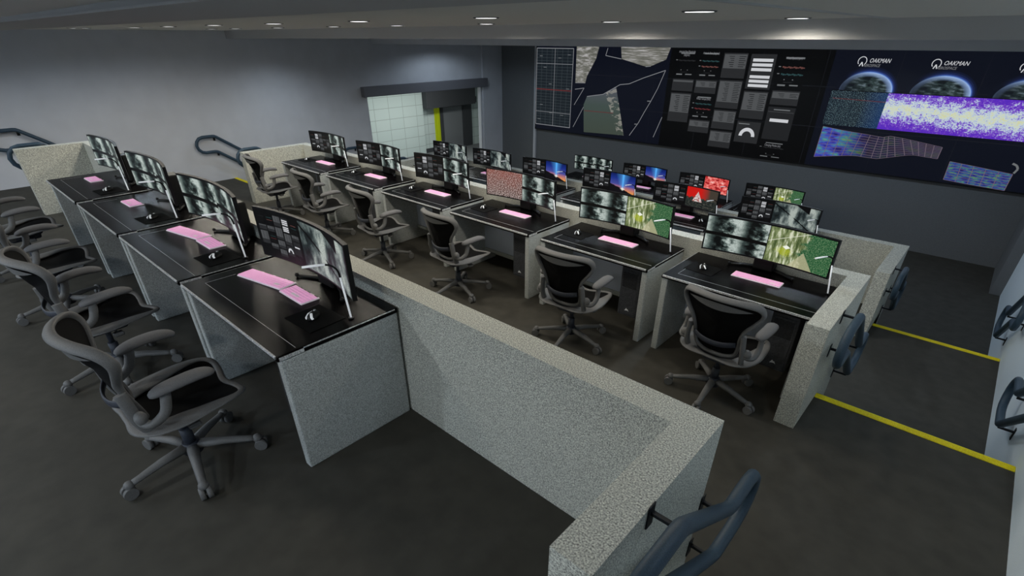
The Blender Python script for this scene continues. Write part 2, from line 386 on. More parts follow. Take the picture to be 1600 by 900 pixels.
b = nb(); box(b, XB, 12.86, LF, XB+.06, 13.0, -2.11); box(b, XB, 13.94, LF, XB+.06, 14.40, -2.11); box(b, XB, 13.0, -2.16, XB+.06, 13.94, -2.11); obj('door_frame', b, 'header_dark', d)
b = nb(); box(b, XB+.02, 13.0, LF, XB+.035, 13.94, -2.16); obj('pane', b, 'door_glass', d)
b = nb(); box(b, XB, 12.62, LF+.2, XB+.03, 12.86, -2.11, .004); box(b, XB+.02, 12.74, LF+.2, XB+.05, 12.79, -2.11, .004); obj('edge_guard', b, 'door_yellow', d, label='yellow door edge')
b = nb(); box(b, XB, 12.05, LF, XB+.02, 12.55, LF+.14); struct('baseboard_corridor', b, 'header_dark')

# ceiling in stepped zones
def ceil(x0, y0, x1, y1, z, m='ceiling_paint', label=None, name='ceiling', top=.4):
    b = nb(); box(b, x0, y0, z, x1, y1, top); return struct(name, b, m, label)
ceil(XL-.1, B0, -.83, 4.66, CEIL, label='grey ceiling over the upper tiers')
ceil(-.83, B0, XR+.1, 4.66, CEIL-.004, label='grey ceiling strip over the stairs')
ceil(XL-.05, .62, XR+.05, 1.28, CEIL-.025, 'soffit_paint', 'dark dropped beam across the ceiling', 'ceiling_beam')
ceil(XL-.1, 4.64, XR+.1, 7.88, -.022, 'soffit_paint', 'dark dropped ceiling over the third tier')
ceil(XL-.1, 7.86, XR+.1, YS+.1, -.14, 'wall_paint', 'lighter dropped ceiling over the lowest tier')
b = nb(); box(b, -.842, 1.35, CEIL-.012, -.828, 4.6, CEIL+.01); box(b, -.862, 1.35, CEIL-.006, -.842, 4.6, CEIL+.01, mi=1); struct('trim_3', b, ['cove_white', 'header_dark'], 'thin bright trim line on the ceiling')
b = nb(); box(b, -4.2, .612, CEIL-.027, XR, .622, CEIL-.02); struct('trim_4', b, 'cove_white', 'thin light edge on the ceiling beam')

# downlights
spots = [(-1.32, 2.81), (-2.745, 2.765), (-4.04, 2.66), (-5.29, 2.58), (-6.36, 2.47), (-7.48, 2.40), (-8.49, 2.34),
         (-1.33, 4.36), (-2.757, 4.25), (-4.054, 4.085), (-5.30, 3.96), (-6.31, 3.80), (-7.66, 3.78), (-8.62, 3.63)]
ords = ['first', 'second', 'third', 'fourth', 'fifth', 'sixth', 'seventh']
def downlight(x, y, z, label, group, first=[None]):
    if first[0] is None:
        t = thing('downlight', label, 'ceiling light', (x, y, z), 0, group)
        b = nb(); b_ = 24
        for r0, r1, z0, z1 in ((.072, .082, -.004, -.004), (.082, .086, -.004, .002)):
            A = [b.verts.new((r0*math.cos(2*PI*k/b_), r0*math.sin(2*PI*k/b_), z0)) for k in range(b_)]; Bq = [b.verts.new((r1*math.cos(2*PI*k/b_), r1*math.sin(2*PI*k/b_), z1)) for k in range(b_)]
            for k in range(b_): b.faces.new((A[k], A[(k+1) % b_], Bq[(k+1) % b_], Bq[k]))
        obj('trim_ring', b, 'header_dark', t)
        b = nb(); cyl(b, (0, 0, -.003), (0, 0, .004), .073, seg=24); obj('diffuser', b, 'lamp_glow', t)
        first[0] = t
    else:
        t = copy_tree(first[0]); t.location = (x, y, z); t['label'] = label; t['group'] = group
    return t
def lamp(x, y, z, e, col, size=2.95, rad=.075):
    l = bpy.data.lights.new('lamp', 'SPOT'); l.energy = e*KL; l.color = col; l.spot_size = size; l.spot_blend = .9 if size < 2.9 else .35; l.shadow_soft_size = rad
    o = bpy.data.objects.new('downlight_lamp', l); C.objects.link(o); o.location = (x, y, z)
KL = 2.25
WARM, COOL = (1.0, .93, .80), (.72, .86, 1.0)
for i, (x, y) in enumerate(spots):
    row = 'nearer' if i < 7 else 'farther'
    downlight(x, y, CEIL-.001, 'round glowing downlight in the ceiling, %s of the %s row counted from the stairs' % (ords[i % 7], row), 'recessed downlights')
    lamp(x, y, CEIL-.03, 9 if x > -2 else 15, WARM)
for x in (-1.3, -3.9, -6.5, -9.1):  # unseen rows added for light from behind the desks
    for y, e, lc in ((-.9, 15, (1, .97, .9)), (-2.9, 54, COOL)):
        downlight(x, y, CEIL-.001, 'added unseen downlight above the open floor behind the highest row', 'added rear downlights'); lamp(x, y, CEIL-.03, e, lc)
for x in (.25, -2.0, -4.2, -6.4, -8.6, -10.4):  # unseen lights added under the dropped ceilings to wash the walls
    downlight(x, 5.3, -.023, 'added unseen downlight in the dropped ceiling over the third tier', 'added third tier downlights'); lamp(x, 5.3, -.05, 9 if x > 0 else 30 if x > -3 else 22, COOL, 2.6)
    downlight(x, 9.6, -.141, 'added unseen downlight in the dropped ceiling over the lowest tier', 'added lowest tier downlights'); lamp(x, 9.6, -.17, 14 if x < -8 else 12 if x > 0 else 34 if x > -3 else 20, COOL)
for y in (1.9, 3.6):  # unseen lights added to brighten the side walls and stairs
    downlight(-9.4, y-1.6, CEIL-.001, 'added unseen downlight near the stairs by the long grey wall', 'added stair downlights'); lamp(-9.4, y-1.6, CEIL-.03, 6, COOL)
    downlight(.3, y, CEIL-.005, 'added unseen downlight over the stairs by the pale wall', 'added stair downlights'); lamp(.3, y, CEIL-.03, 6, COOL)
    downlight(-9.4, y, CEIL-.001, 'added unseen downlight near the stairs by the long grey wall', 'added stair downlights'); lamp(-9.4, y, CEIL-.03, 6, COOL)
l = bpy.data.lights.new('corridor_fill_light', 'AREA'); l.energy = 75; l.size = .5; l.size_y = 3.5; l.shape = 'RECTANGLE'; l.color = (.96, 1, .94)
o = bpy.data.objects.new('corridor_fill', l); C.objects.link(o); o.location = (-13.4, 10.8, -1.03)  # unseen area light added to brighten the corridor

# ------------------------------------------------------------------ handrails
def handrail(x, face, y0, z0, drop, label, mirror=1):
    """double-bar rail: level, then down with the stairs, then level; closed by a bend at each end"""
    t = thing('handrail', label, 'handrail', (x, y0, z0), 0, 'double bar handrails')
    g = .28; d = drop; s = d/.72
    top = [(.12, 0), (.34, 0), (.34+s, -d), (.34+s+.2, -d)]
    pts = [(0, y, z) for y, z in top]
    e = .34+s+.2
    arc = [(0, e+.14*math.sin(a), -d-.14+.14*math.cos(a)) for a in [R(v) for v in (30, 60, 90, 120, 150)]]
    pts += arc + [(0, e, -d-g), (0, .34+s-.02, -d-g), (0, .32, -g), (0, .12, -g)]
    arc2 = [(0, .12-.14*math.sin(a), -.14-.14*math.cos(a)) for a in [R(v) for v in (30, 60, 90, 120, 150)]]
    pts += arc2
    P = []
    m = len(pts)
    for i, p in enumerate(pts):                                    # soften the corners
        p = Vector(p); a = Vector(pts[i-1]); c = Vector(pts[(i+1) % m])
        if (a-p).length > .09 and (c-p).length > .09: P += [p+(a-p).normalized()*.04, p+((a-p).normalized()+(c-p).normalized())*.008, p+(c-p).normalized()*.04]
        else: P.append(p)
    b = nb(); sweep(b, P, .029, .029, up=(1, 0, 0), seg=12, closed=True); obj('rail_bar', b, 'rail_blue', t)
    dx = face - x
    for k, (yy, zz) in enumerate(((.36, -.03), (.36, -g-.03), (.34+s-.02, -d-.02), (.34+s-.02, -d-g-.02))):
        b = nb(); sgn = 1 if dx > 0 else -1
        box(b, min(0, dx), yy-.008, zz-.012, max(0, dx), yy+.008, zz+.004, .002)
        box(b, min(dx, dx-sgn*.006), yy-.02, zz-.07, max(dx, dx-sgn*.006), yy+.02, zz+.03, .002)
        obj('bracket', b, 'rail_black', t)
flights = ((.72, -1.225, FA-FB, 'highest'), (3.56, -1.65, FB-FC, 'second'), (6.66, -2.265, FC-FD, 'third'))
for y0, z0, dr, w in flights:
    handrail(-.30, SOUT, y0, z0, dr, 'blue-grey double bar handrail on the %s half wall stub, facing the pale wall' % w)
    handrail(XR-.10, XR, y0, z0, dr, 'blue-grey double bar handrail on the pale wall opposite the %s half wall' % w)
    handrail(XL+.10, XL, y0, z0, dr, 'blue-grey double bar handrail on the long grey wall beside the %s half wall' % w)
    handrail(LOUT-.10, LOUT, y0, z0, dr, 'blue-grey double bar handrail on the %s half wall stub, facing the long grey wall' % w)

# ------------------------------------------------------------------ desk
W, DEP, H = 1.27, .72, .75
def make_desk():
    t = thing('console_desk', '', 'desk', (0, 0, 0), 0, 'black topped console desks')
    b = nb(); box(b, -W/2, 0, H-.032, W/2, DEP, H, .004)
    obj('desktop', b, 'desk_black', t)
    b = nb()
    box(b, -W/2+.1, .108, H-.001, W/2-.02, .1105, H+.0008); box(b, -W/2+.1, .108, H-.001, -W/2+.1025, .30, H+.0006)
    obj('inlay_line', b, 'edge_metal', t, label='thin metal inlay line')
    b = nb(); box(b, -W/2+.012, -.005, H-.016, W/2-.012, .004, H+.0005, .001)  # metal edge, brightened to carry the white edge highlight
    obj('front_strip', b, 'edge_metal', t, label='bright metal front edge strip')
    for s in (-1, 1):
        b = nb(); x = s*W/2; box(b, min(x, x+s*.004), .01, H-.027, max(x, x+s*.004), .14, H-.008, .001); obj('corner_plate', b, 'edge_metal', t, label='pale metal corner plate')
    for s in (-1, 1):
        b = nb(); x = s*W/2; box(b, min(x, x+s*.003), .14, H-.008, max(x, x+s*.003), DEP-.02, H-.002); obj('side_strip', b, 'edge_metal', t, label='thin bright strip for the side edge highlight')  # strip added to draw the bright highlight of the side edge
    for s in (-1, 1):
        b = nb(); x0, x1 = (s*W/2, s*(W/2-.058)); box(b, min(x0, x1), .015, 0, max(x0, x1), DEP-.005, H-.032, .008, seg=2)
        obj('end_panel', b, 'desk_panel', t)
    b = nb(); box(b, -W/2+.058, .52, .15, W/2-.058, .545, H-.032); box(b, -W/2+.058, .505, .15, W/2-.058, .55, .185, mi=1)
    obj('modesty_panel', b, ['modesty_board', 'desk_panel'], t)
    b = nb(); box(b, -W/2+.058, .55, .55, W/2-.058, .70, .56); box(b, -W/2+.058, .69, .55, W/2-.058, .70, .7); obj('cable_tray', b, 'black_plastic', t)
    return t
def make_tower():
    t = thing('computer_tower', '', 'computer', (0, 0, 0), 0, 'computers slung under the desks')
    b = nb(); box(b, -.1, 0, 0, .1, .40, .50, .006); obj('case', b, 'tower_black', t)
    b = nb(); box(b, -.085, -.004, .02, .085, .002, .47, .003)
    for k in range(14): box(b, -.075, -.006, .30+.011*k, .075, -.003, .304+.011*k, mi=1)
    obj('front_grille', b, ['tower_black', 'black_plastic'], t)
    b = nb(); vs = [b.verts.new((x, -.0055, z)) for x, z in ((-.022, .055), (-.004, .088), (.004, .075), (.012, .078), (.026, .055), (.010, .062), (-.006, .060))]; b.faces.new(vs)
    obj('emblem', b, 'white_mark', t, label='small white peak emblem')
    b = nb(); box(b, -.11, .05, .49, .11, .09, .545); box(b, -.11, .31, .49, .11, .35, .545); obj('hanging_bracket', b, 'black_plastic', t)
    return t

# ------------------------------------------------------------------ monitors
MW, MH, SAG = 1.055, .31, .068
RAD = (MW/2)**2/(2*SAG) + SAG/2
def mon_pt(u, v, off=0.0):
    a = (u-.5)*MW/RAD; r = RAD+off
    return Vector((RAD*math.sin(a)*(r/RAD), SAG - (RAD-RAD*math.cos(a)) + (r-RAD)*math.cos(a), v*MH))
def patch(b, u0, v0, u1, v1, off, mi, nv=1):
    n = max(1, int(round(abs(u1-u0)*28))); uvl = b.loops.layers.uv.verify()
    cols = [[b.verts.new(mon_pt(u0+(u1-u0)*i/n, v0+(v1-v0)*j/nv, off)) for j in range(nv+1)] for i in range(n+1)]
    for i in range(n):
        for j in range(nv):
            f = b.faces.new((cols[i][j], cols[i+1][j], cols[i+1][j+1], cols[i][j+1])); f.material_index = mi
            for lp, (uu, vv) in zip(f.loops, ((i/n, j/nv), ((i+1)/n, j/nv), ((i+1)/n, (j+1)/nv), (i/n, (j+1)/nv))): lp[uvl].uv = (uu, vv)
# dashboard cards, in the units of the big wall's dashboard (u right, v down, 0..1)
PXM = ['px_black', 'px_tile', 'px_table', 'px_text', 'px_dark', 'px_white', 'px_red', 'px_cyan', 'px_salmon', 'px_line', 'px_tile2']
I = {n: i for i, n in enumerate(PXM)}
def dash_quads():
    q = []
    def Q(x0, y0, x1, y1, m, lv=1): q.append((x0, y0, x1, y1, I[m], lv))
    def table(x0, y0, x1, y1, ty, n):
        Q(x0, y0, x1, y1, 'px_tile')
        Q(x0+.005, y0+.012, x1-.004, ty, 'px_table', 2)
        if n:
            h = (ty-y0-.03)/n; w = x1-x0
            for k in range(n):
                yy = y0+.022+h*k
                Q(x0+w*(.24 + .04*(k % 3)), yy+h*.3, x0+w*.46, yy+h*.62, 'px_dark', 3); Q(x0+w*.66, yy+h*.3, x0+w*(.94-.05*(k % 2)), yy+h*.62, 'px_dark', 3)
    def chart(x0, y0, x1, y1, cols):
        Q(x0, y0, x1, y1, 'px_black'); w = x1-x0; h = y1-y0
        Q(x0+w*.22, y0+h*.06, x0+w*.86, y0+h*.11, 'px_text', 2)
        for k, c in enumerate(cols):
            yy = y0+h*(.34+.22*k)
            n = 12
            for j in range(n): Q(x0+w*(.16+.78*j/n), yy+h*.012*((j*7) % 3), x0+w*(.16+.78*(j+.9)/n), yy+h*(.045+.012*((j*5) % 3)), c, 2)
            Q(x0+w*.02, yy, x0+w*.10, yy+h*.03, 'px_text', 2)
        for k in (.3, .6): Q(x0+w*k, y0+h*.74, x0+w*(k+.04), y0+h*.77, 'px_text', 2)
        Q(x0+w*.3, y0+h*.83, x0+w*.62, y0+h*.85, 'px_tile', 2); Q(x0+w*.12, y0+h*.91, x0+w*.4, y0+h*.96, 'px_text', 2); Q(x0+w*.55, y0+h*.91, x0+w*.85, y0+h*.95, 'px_text', 2)
    chart(.035, .03, .185, .27, ['px_tile']); chart(.2, .03, .345, .27, ['px_cyan', 'px_salmon'])
    table(.36, .04, .51, .27, .18, 6)
    Q(.53, .045, .68, .36, 'px_tile')
    for k in range(3): Q(.545, .085+.042*k, .665, .112+.042*k, 'px_white', 2); Q(.545, .235+.040*k, .665, .261+.040*k, 'px_white', 2)
    chart(.70, .05, .86, .33, ['px_salmon', 'px_cyan'])
    table(.035, .30, .185, .42, .33, 1); table(.035, .44, .185, .74, .64, 9)
    table(.2, .30, .345, .43, .37, 3); chart(.2, .45, .345, .68, ['px_cyan', 'px_red']); table(.2, .70, .345, .83, .77, 3)
    table(.36, .29, .51, .56, .50, 11); table(.36, .58, .51, .77, .70, 6); table(.36, .79, .51, .96, .90, 6)
    table(.53, .38, .68, .64, .56, 8)
    Q(.53, .67, .68, .88, 'px_tile'); Q(.54, .69, .61, .70, 'px_text', 2)
    for k in range(12):                                         # half-ring gauge, as short chords
        a0, a1 = PI*k/12, PI*(k+1)/12
        q.append(('ring', .605, .815, a0, a1, I['px_white'], 2))
    table(.70, .36, .86, .49, .43, 3)
    Q(.70, .51, .86, .82, 'px_tile2'); Q(.735, .53, .83, .54, 'px_text', 2); Q(.705, .555, .855, .558, 'px_table', 2); Q(.725, .62, .835, .65, 'px_white', 2)
    chart(.70, .84, .86, 1.0, ['px_tile'])
    return q
DASH = dash_quads()
def dash_on_monitor(b, u0, u1, flip, base, v0=.04, v1=.96):
    patch(b, u0, .025, u1, .975, .0012, base+I['px_black'])
    def mu(x):
        x = min(x/.9, 1.0)
        return u0+(u1-u0)*((1-x) if flip else x)
    def mv(y): return v1-(v1-v0)*y
    for q in DASH:
        if q[0] == 'ring':
            _, cx, cyy, a0, a1, m, lv = q
            pts = []
            for r in (.034, .058):
                for a in (a0, a1): pts.append((cx+r*math.cos(a), cyy-r*1.9*math.sin(a)))
            vs = [b.verts.new(mon_pt(mu(p[0]), mv(p[1]), -.0008)) for p in (pts[0], pts[1], pts[3], pts[2])]
            f = b.faces.new(vs); f.material_index = base+m
        else:
            x0, y0, x1, y1, m, lv = q
            a, c = sorted((mu(x0), mu(x1)))
            if m == I['px_text'] and (y1-y0) < .02: continue
            patch(b, a, mv(y1), c, mv(y0), -.0008*lv + .0012, base+m)
def curved_slab(b, u0, u1, v0, v1, o0, o1, mi=0, n=24):
    ring = []
    for i in range(n+1):
        u = u0+(u1-u0)*i/n
        ring.append([b.verts.new(mon_pt(u, v, o)) for v, o in ((v0, o0), (v0, o1), (v1, o1), (v1, o0))])
    for i in range(n):
        for k in range(4):
            f = b.faces.new((ring[i][k], ring[i+1][k], ring[i+1][(k+1) % 4], ring[i][(k+1) % 4])); f.material_index = mi
    for r, rev in ((ring[0], False), (ring[-1], True)): b.faces.new(r if not rev else r[::-1])
MONS = {}
def make_monitor(left, right):
    key = (left, right)
    if key in MONS: return copy_tree(MONS[key])
    t = thing('curved_monitor', '', 'monitor', (0, 0, 0), 0, 'ultrawide curved monitors')
    z = .115
    b = nb(); curved_slab(b, 0, 1, -.012, 1.012, .003, .028); o = obj('housing', b, 'black_plastic', t); o.location.z = z
    b = nb(); patch(b, 0.002, 0, .998, 1, .002, 0)
    mats = ['px_back'] + PXM + ['px_'+x for x in (left, right) if not x.startswith('dash')]
    def half(kind, u0, u1):
        if kind.startswith('dash'): dash_on_monitor(b, u0, u1, kind == 'dashflip', 1)
        else: patch(b, u0, .03, u1, .97, .0012, mats.index('px_'+kind), 6)
    sm = {('dash', 'sar'): .42}.get(key, .495)
    half(left, .012, sm); half(right, sm+.006, .988)
    o = obj('screen', b, mats, t); o.location.z = z
    b = nb(); box(b, -.085, .12, .004, .085, .24, .27, .01); box(b, -.05, .10, .20, .05, .13, .32, .005); obj('stand_column', b, 'black_plastic', t)
    for s in (-1, 1):
        b = nb(); sweep(b, [(0, .20, .012), (s*.16, .15, .012), (s*.27, .08, .010)], [.03, .024, .014], [.010, .009, .007], seg=8); ball(b, (s*.27, .075, .015), .014)
        obj('stand_foot', b, 'black_plastic', t)
    MONS[key] = t
    return t

# ------------------------------------------------------------------ small things on the desks
def make_keyboard(w, d, rows=5, cols=18, numpad=False):
    t = thing('keyboard' if not numpad else 'number_pad', '', 'keyboard' if not numpad else 'number pad', (0, 0, 0))
    b = nb(); box(b, -w/2, -d/2, 0, w/2, d/2, .010, .003); obj('base', b, 'key_white', t)
    b = nb(); pw, pd = (w-.012)/cols, (d-.018)/rows
    for r in range(rows):
        for c in range(cols):
            x, y = -w/2+.006+pw*c, -d/2+.006+pd*r
            if not numpad and r == 0 and 4 <= c <= 9:
                if c > 4: continue
                box(b, x+.001, y+.001, .010, x+pw*6-.001, y+pd-.001, .0145, mi=0); continue
            box(b, x+.001, y+.001, .010, x+pw-.001, y+pd-.001, .0145, mi=1 if (r == 1 and cols-4 <= c <= cols-3) else 0)
    obj('keycaps', b, ['pink_key', 'key_white'], t, label='pink keycaps')
    b = nb()
    for c in range(cols): 
        if c % 5 != 4: box(b, -w/2+.008+pw*c, d/2-.010, .010, -w/2+pw*c+pw, d/2-.003, .012)
    obj('function_row', b, 'black_plastic', t)
    return t
def make_mouse():
    t = thing('computer_mouse', '', 'mouse', (0, 0, 0))
    b = nb(); ball(b, (0, 0, .006), .034, (.9, 1.6, .82))
    for v in b.verts:
        if v.co.z < 0: v.co.z = 0
    obj('body', b, 'black_plastic', t)
    b = nb(); sweep(b, [(-.027, -.035, .010), (-.031, 0, .014), (-.024, .035, .012)], .004, .009, seg=8); sweep(b, [(.0, -.02, .0335), (.012, -.044, .022), (.02, -.048, .012)], .007, .003, seg=8); obj('side_glint', b, 'glowing_white', t, label='pale glowing strips drawn as glints')  # glints on the mouse put in as pale glowing strips
    b = nb(); cyl(b, (-.004, .022, .030), (.004, .022, .030), .008, seg=12); obj('scroll_wheel', b, 'edge_metal', t)
    return t
def make_pad():
    b = nb(); box(b, -.13, -.11, 0, .13, .11, .003, .001); o = obj('mouse_pad', b, 'mesh_black'); return tag(o, '', 'mouse pad')
def make_lamp():
    t = thing('task_lamp', '', 'desk lamp', (0, 0, 0), 0, 'slim desk lamps')
    b = nb(); cyl(b, (0, 0, 0), (0, 0, .008), .016, seg=16); obj('foot', b, 'black_plastic', t)
    b = nb(); sweep(b, [(0, 0, .006), (-.018, 0, .12), (-.036, 0, .235)], .0055, seg=10); obj('post', b, 'glowing_white', t, label='slim white post')
    b = nb(); sweep(b, smooth_path([(-.036, 0, .235), (-.040, -.006, .275), (-.055, -.025, .302), (-.082, -.05, .31)], 5), .0055, seg=8); obj('gooseneck', b, 'black_plastic', t)
    b = nb(); sweep(b, [(-.080, -.048, .31), (-.10, -.085, .311), (-.137, -.148, .309)], [.006, .007, .007], [.005, .006, .006], seg=10); obj('lamp_head', b, 'glowing_white', t, label='white tube lamp head')
    return t

# ------------------------------------------------------------------ chair
def ringfill(b, loop, dip, rings=5, mi=0, axis=2):
    c = sum((Vector(p) for p in loop), Vector())/len(loop); prev = [b.verts.new(p) for p in loop]; n = len(loop)
    for k in range(1, rings+1):
        s = 1-k/rings
        if k == rings:
            v = b.verts.new(c+Vector(dip))
            for i in range(n): f = b.faces.new((prev[i], prev[(i+1) % n], v)); f.smooth = True; f.material_index = mi
        else:
            cur = [b.verts.new(c+(Vector(p)-c)*s+Vector(dip)*(1-s*s)) for p in loop]
            for i in range(n): f = b.faces.new((prev[i], prev[(i+1) % n], cur[(i+1) % n], cur[i])); f.smooth = True; f.material_index = mi
            prev = cur
def make_chair():
    t = thing('office_chair', '', 'office chair', (0, 0, 0), 0, 'mesh office chairs at the desks')
    # seat
    half = [(0, .265, .425), (.12, .285, .438), (.21, .285, .452), (.255, .235, .462), (.262, .12, .462), (.248, 0, .450), (.225, -.11, .444), (.17, -.18, .44), (.08, -.205, .438), (0, -.21, .437)]
    loop = smooth_path(half + [(-x, y, z) for x, y, z in half[-2:0:-1]], 4, True)
    b = nb(); n = len(loop)
    wid = [.018+.050*max(0, min(1, (.24-p.y)*4))*max(0, min(1, (abs(p.x)-.05)*6)) for p in loop]
    sweep(b, loop, wid, .010, up=(0, 0, 1), seg=10, closed=True); obj('seat_frame', b, 'chair_frame', t)
    b = nb(); inner = [Vector((p.x*.94, p.y*.94, p.z)) for p in loop]; ringfill(b, inner, (0, 0, -.028), 6); obj('seat_mesh', b, 'mesh_black', t, label='black mesh seat')
    # back
    def bp(x, z): return (x, -.165-(z-.46)*.30 + abs(x)*abs(x)*1.25, z)
    hb = [(0, .455), (.08, .458), (.145, .485), (.165, .55), (.172, .64), (.195, .72), (.245, .79), (.283, .855), (.283, .905), (.25, .94), (.17, .957), (.08, .963), (0, .965)]
    lp = smooth_path([bp(x, z) for x, z in hb] + [bp(-x, z) for x, z in hb[-2:0:-1]], 4, True)
    b = nb(); rr = [.016+.012*max(0, min(1, (p.z-.62)*4)) for p in lp]
    sweep(b, lp, .014, rr, up=(0, 1, .45), seg=10, closed=True)
    obj('back_frame', b, 'chair_frame', t)
    b = nb(); cz = .71
    inner = [Vector((p.x*.95, p.y+.004, cz+(p.z-cz)*.965)) for p in lp]; ringfill(b, inner, (0, -.035, 0), 6); obj('back_mesh', b, 'mesh_black', t, label='black mesh backrest')
    b = nb()                                                    # pale band under the top rim
    for i in range(12):
        x0, x1 = -.235+.47*i/12, -.235+.47*(i+1)/12
        f0, f1 = (1-(x0/.235)**2), (1-(x1/.235)**2)
        def q(x, f, k):
            p = bp(x, .930-.004*(1-f)*8 if k == 0 else .920-.032*f-.02); return Vector(p)+Vector((0, -.014, 0))
        fc = b.faces.new([b.verts.new(v) for v in (q(x0, f0, 1), q(x1, f1, 1), q(x1, f1, 0), q(x0, f0, 0))]); fc.smooth = True
    bmesh.ops.remove_doubles(b, verts=b.verts, dist=1e-4); obj('back_band', b, 'chair_frame', t)
    b = nb(); sweep(b, smooth_path([(-.16, -.205, .60), (-.08, -.24, .585), (0, -.25, .58), (.08, -.24, .585), (.16, -.205, .60)], 3), .008, .022, seg=8); obj('lumbar_pad', b, 'chair_dark', t)
    # uprights that hold back and arms
    for s in (-1, 1):
        b = nb(); sweep(b, smooth_path([(s*.17, -.10, .40), (s*.205, -.145, .43), (s*.215, -.185, .52), (s*.205, -.20, .64), (s*.20, -.205, .68)], 4), .018, .028, up=(0, 1, 0), seg=10); obj('back_upright', b, 'chair_frame', t)
    # armrests
    for s in (-1, 1):
        b = nb(); pts = smooth_path([(s*.272, -.115, .655), (s*.280, -.05, .672), (s*.285, .03, .680), (s*.280, .11, .678), (s*.272, .175, .662)], 4)
        k = len(pts); sweep(b, pts, [.047*math.sqrt(max(.12, 1-(2*i/(k-1)-1)**4)) for i in range(k)], [.025*math.sqrt(max(.12, 1-(2*i/(k-1)-1)**4)) for i in range(k)], seg=12)
        a = obj('armrest_pad', b, 'chair_pad', t)
        b = nb(); sweep(b, smooth_path([(s*.215, -.18, .53), (s*.25, -.17, .515), (s*.282, -.14, .515), (s*.288, -.085, .55), (s*.284, -.06, .61), (s*.280, -.05, .66)], 4), .020, .024, up=(0, 1, 0), seg=10)
        ball(b, (s*.240, -.175, .545), .036, (1, .8, 1)); obj('armrest_bracket', b, 'chair_frame', t)
    # underside
    b = nb(); box(b, -.10, -.13, .345, .10, .12, .405, .025, seg=3); sweep(b, [(-.17, -.12, .40), (-.08, -.08, .385), (.08, -.08, .385), (.17, -.12, .40)], .018, .022, seg=8)
    sweep(b, [(-.19, .10, .425), (-.10, .07, .385), (.10, .07, .385), (.19, .10, .425)], .018, .018, seg=8)
    for s in (-1, 1): sweep(b, [(s*.17, -.12, .40), (s*.21, .0, .425), (s*.215, .12, .44)], .012, .016, seg=8)
    obj('tilt_housing', b, 'chair_dark', t)
    b = nb(); cyl(b, (.10, .02, .375), (.20, .02, .378), .008, seg=8); box(b, .19, -.01, .362, .24, .05, .388, .008); obj('tilt_lever', b, 'chair_frame', t)
    b = nb(); cyl(b, (0, 0, .12), (0, 0, .24), .030, seg=16); cyl(b, (0, 0, .24), (0, 0, .36), .018, seg=16); obj('gas_column', b, 'chair_dark', t)
    b = nb(); cyl(b, (0, 0, .075), (0, 0, .145), .052, .042, seg=16); obj('base_hub', b, 'chair_dark', t)
    for k in range(5):
        a = R(-12+72*k); c, s = math.cos(a), math.sin(a)
        b = nb(); sweep(b, [(.035*c, .035*s, .115), (.16*c, .16*s, .105), (.29*c, .29*s, .082), (.325*c, .325*s, .078)], [.032, .026, .021, .020], [.026, .021, .016, .015], seg=8)
        ball(b, (.333*c, .333*s, .076), .027, (1, 1, .9)); obj('base_arm', b, 'chair_frame', t)
        b = nb(); px, py = -s, c
        for w in (-1, 1): cyl(b, (.345*c+px*w*.008, .345*s+py*w*.005, .034), (.345*c+px*w*.030, .345*s+py*w*.030, .034), .034, seg=18)
        cyl(b, (.338*c, .338*s, .03), (.338*c, .338*s, .07), .007, seg=8); obj('caster', b, 'chair_frame', t)
    return t

# ------------------------------------------------------------------ the rows
DESK, TOWER, LAMP, PAD, MOUSE = make_desk(), make_tower(), make_lamp(), make_pad(), make_mouse()
KBD, KBS, NUM = make_keyboard(.43, .125), make_keyboard(.40, .118), make_keyboard(.27, .12, 5, 6, True)
used = set()
def inst(proto, loc, rz, label, group=None):
    if proto.name not in used: used.add(proto.name); o = proto
    else: o = copy_tree(proto)
    o.location = loc; o.rotation_euler = (0, 0, rz); o['label'] = label
    if group: o['group'] = group
    return o
mon_used = set()
DESCR = {'dash': 'dark dashboard', 'dashflip': 'dark dashboard', 'sar': 'slanting grey streaks', 'cloud': 'banded grey imagery', 'sat': 'green aerial photo',
         'dusk': 'blue dusk sky', 'tent': 'red sky and white peak', 'bloom': 'red and white blotches', 'rust': 'rusty speckled image'}
rows = {
 'A': dict(f=FA, y=.755, xs=[(-2.885, 'dash', 'sar'), (-4.225, 'cloud', 'cloud'), (-5.575, 'cloud', 'cloud'), (-6.945, 'cloud', 'cloud')], w=1.285, name='highest row', mon=.475, mx=.075),
 'B': dict(f=FB, y=3.87, xs=[(-1.165, 'cloud', 'sat'), (-2.53, 'cloud', 'sat'), (-3.915, 'rust', 'cloud'), (-5.285, 'dashflip', 'cloud'), (-6.68, 'dashflip', 'cloud'), (-8.08, 'dashflip', 'cloud')], w=1.225, name='second row', mon=.53, mx=0),
 'C': dict(f=FC, y=7.05, xs=[(-1.945, 'dash', 'sar'), (-3.32, 'dash', 'tent'), (-4.70, 'dash', 'dusk'), (-6.11, 'dash', 'dusk'), (-7.475, 'dash', 'sar'), (-8.733, 'dash', 'sar')], w=1.225, name='third row', mon=.52, mx=0),
 'D': dict(f=FD, y=9.84, xs=[(-2.83, 'dash', 'sat'), (-4.20, 'dash', 'bloom'), (-5.55, 'dash', 'dusk'), (-6.90, 'cloud', 'cloud')], w=1.225, name='lowest row', mon=.52, mx=0),
}
ordn = ['first', 'second', 'third', 'fourth', 'fifth', 'sixth']
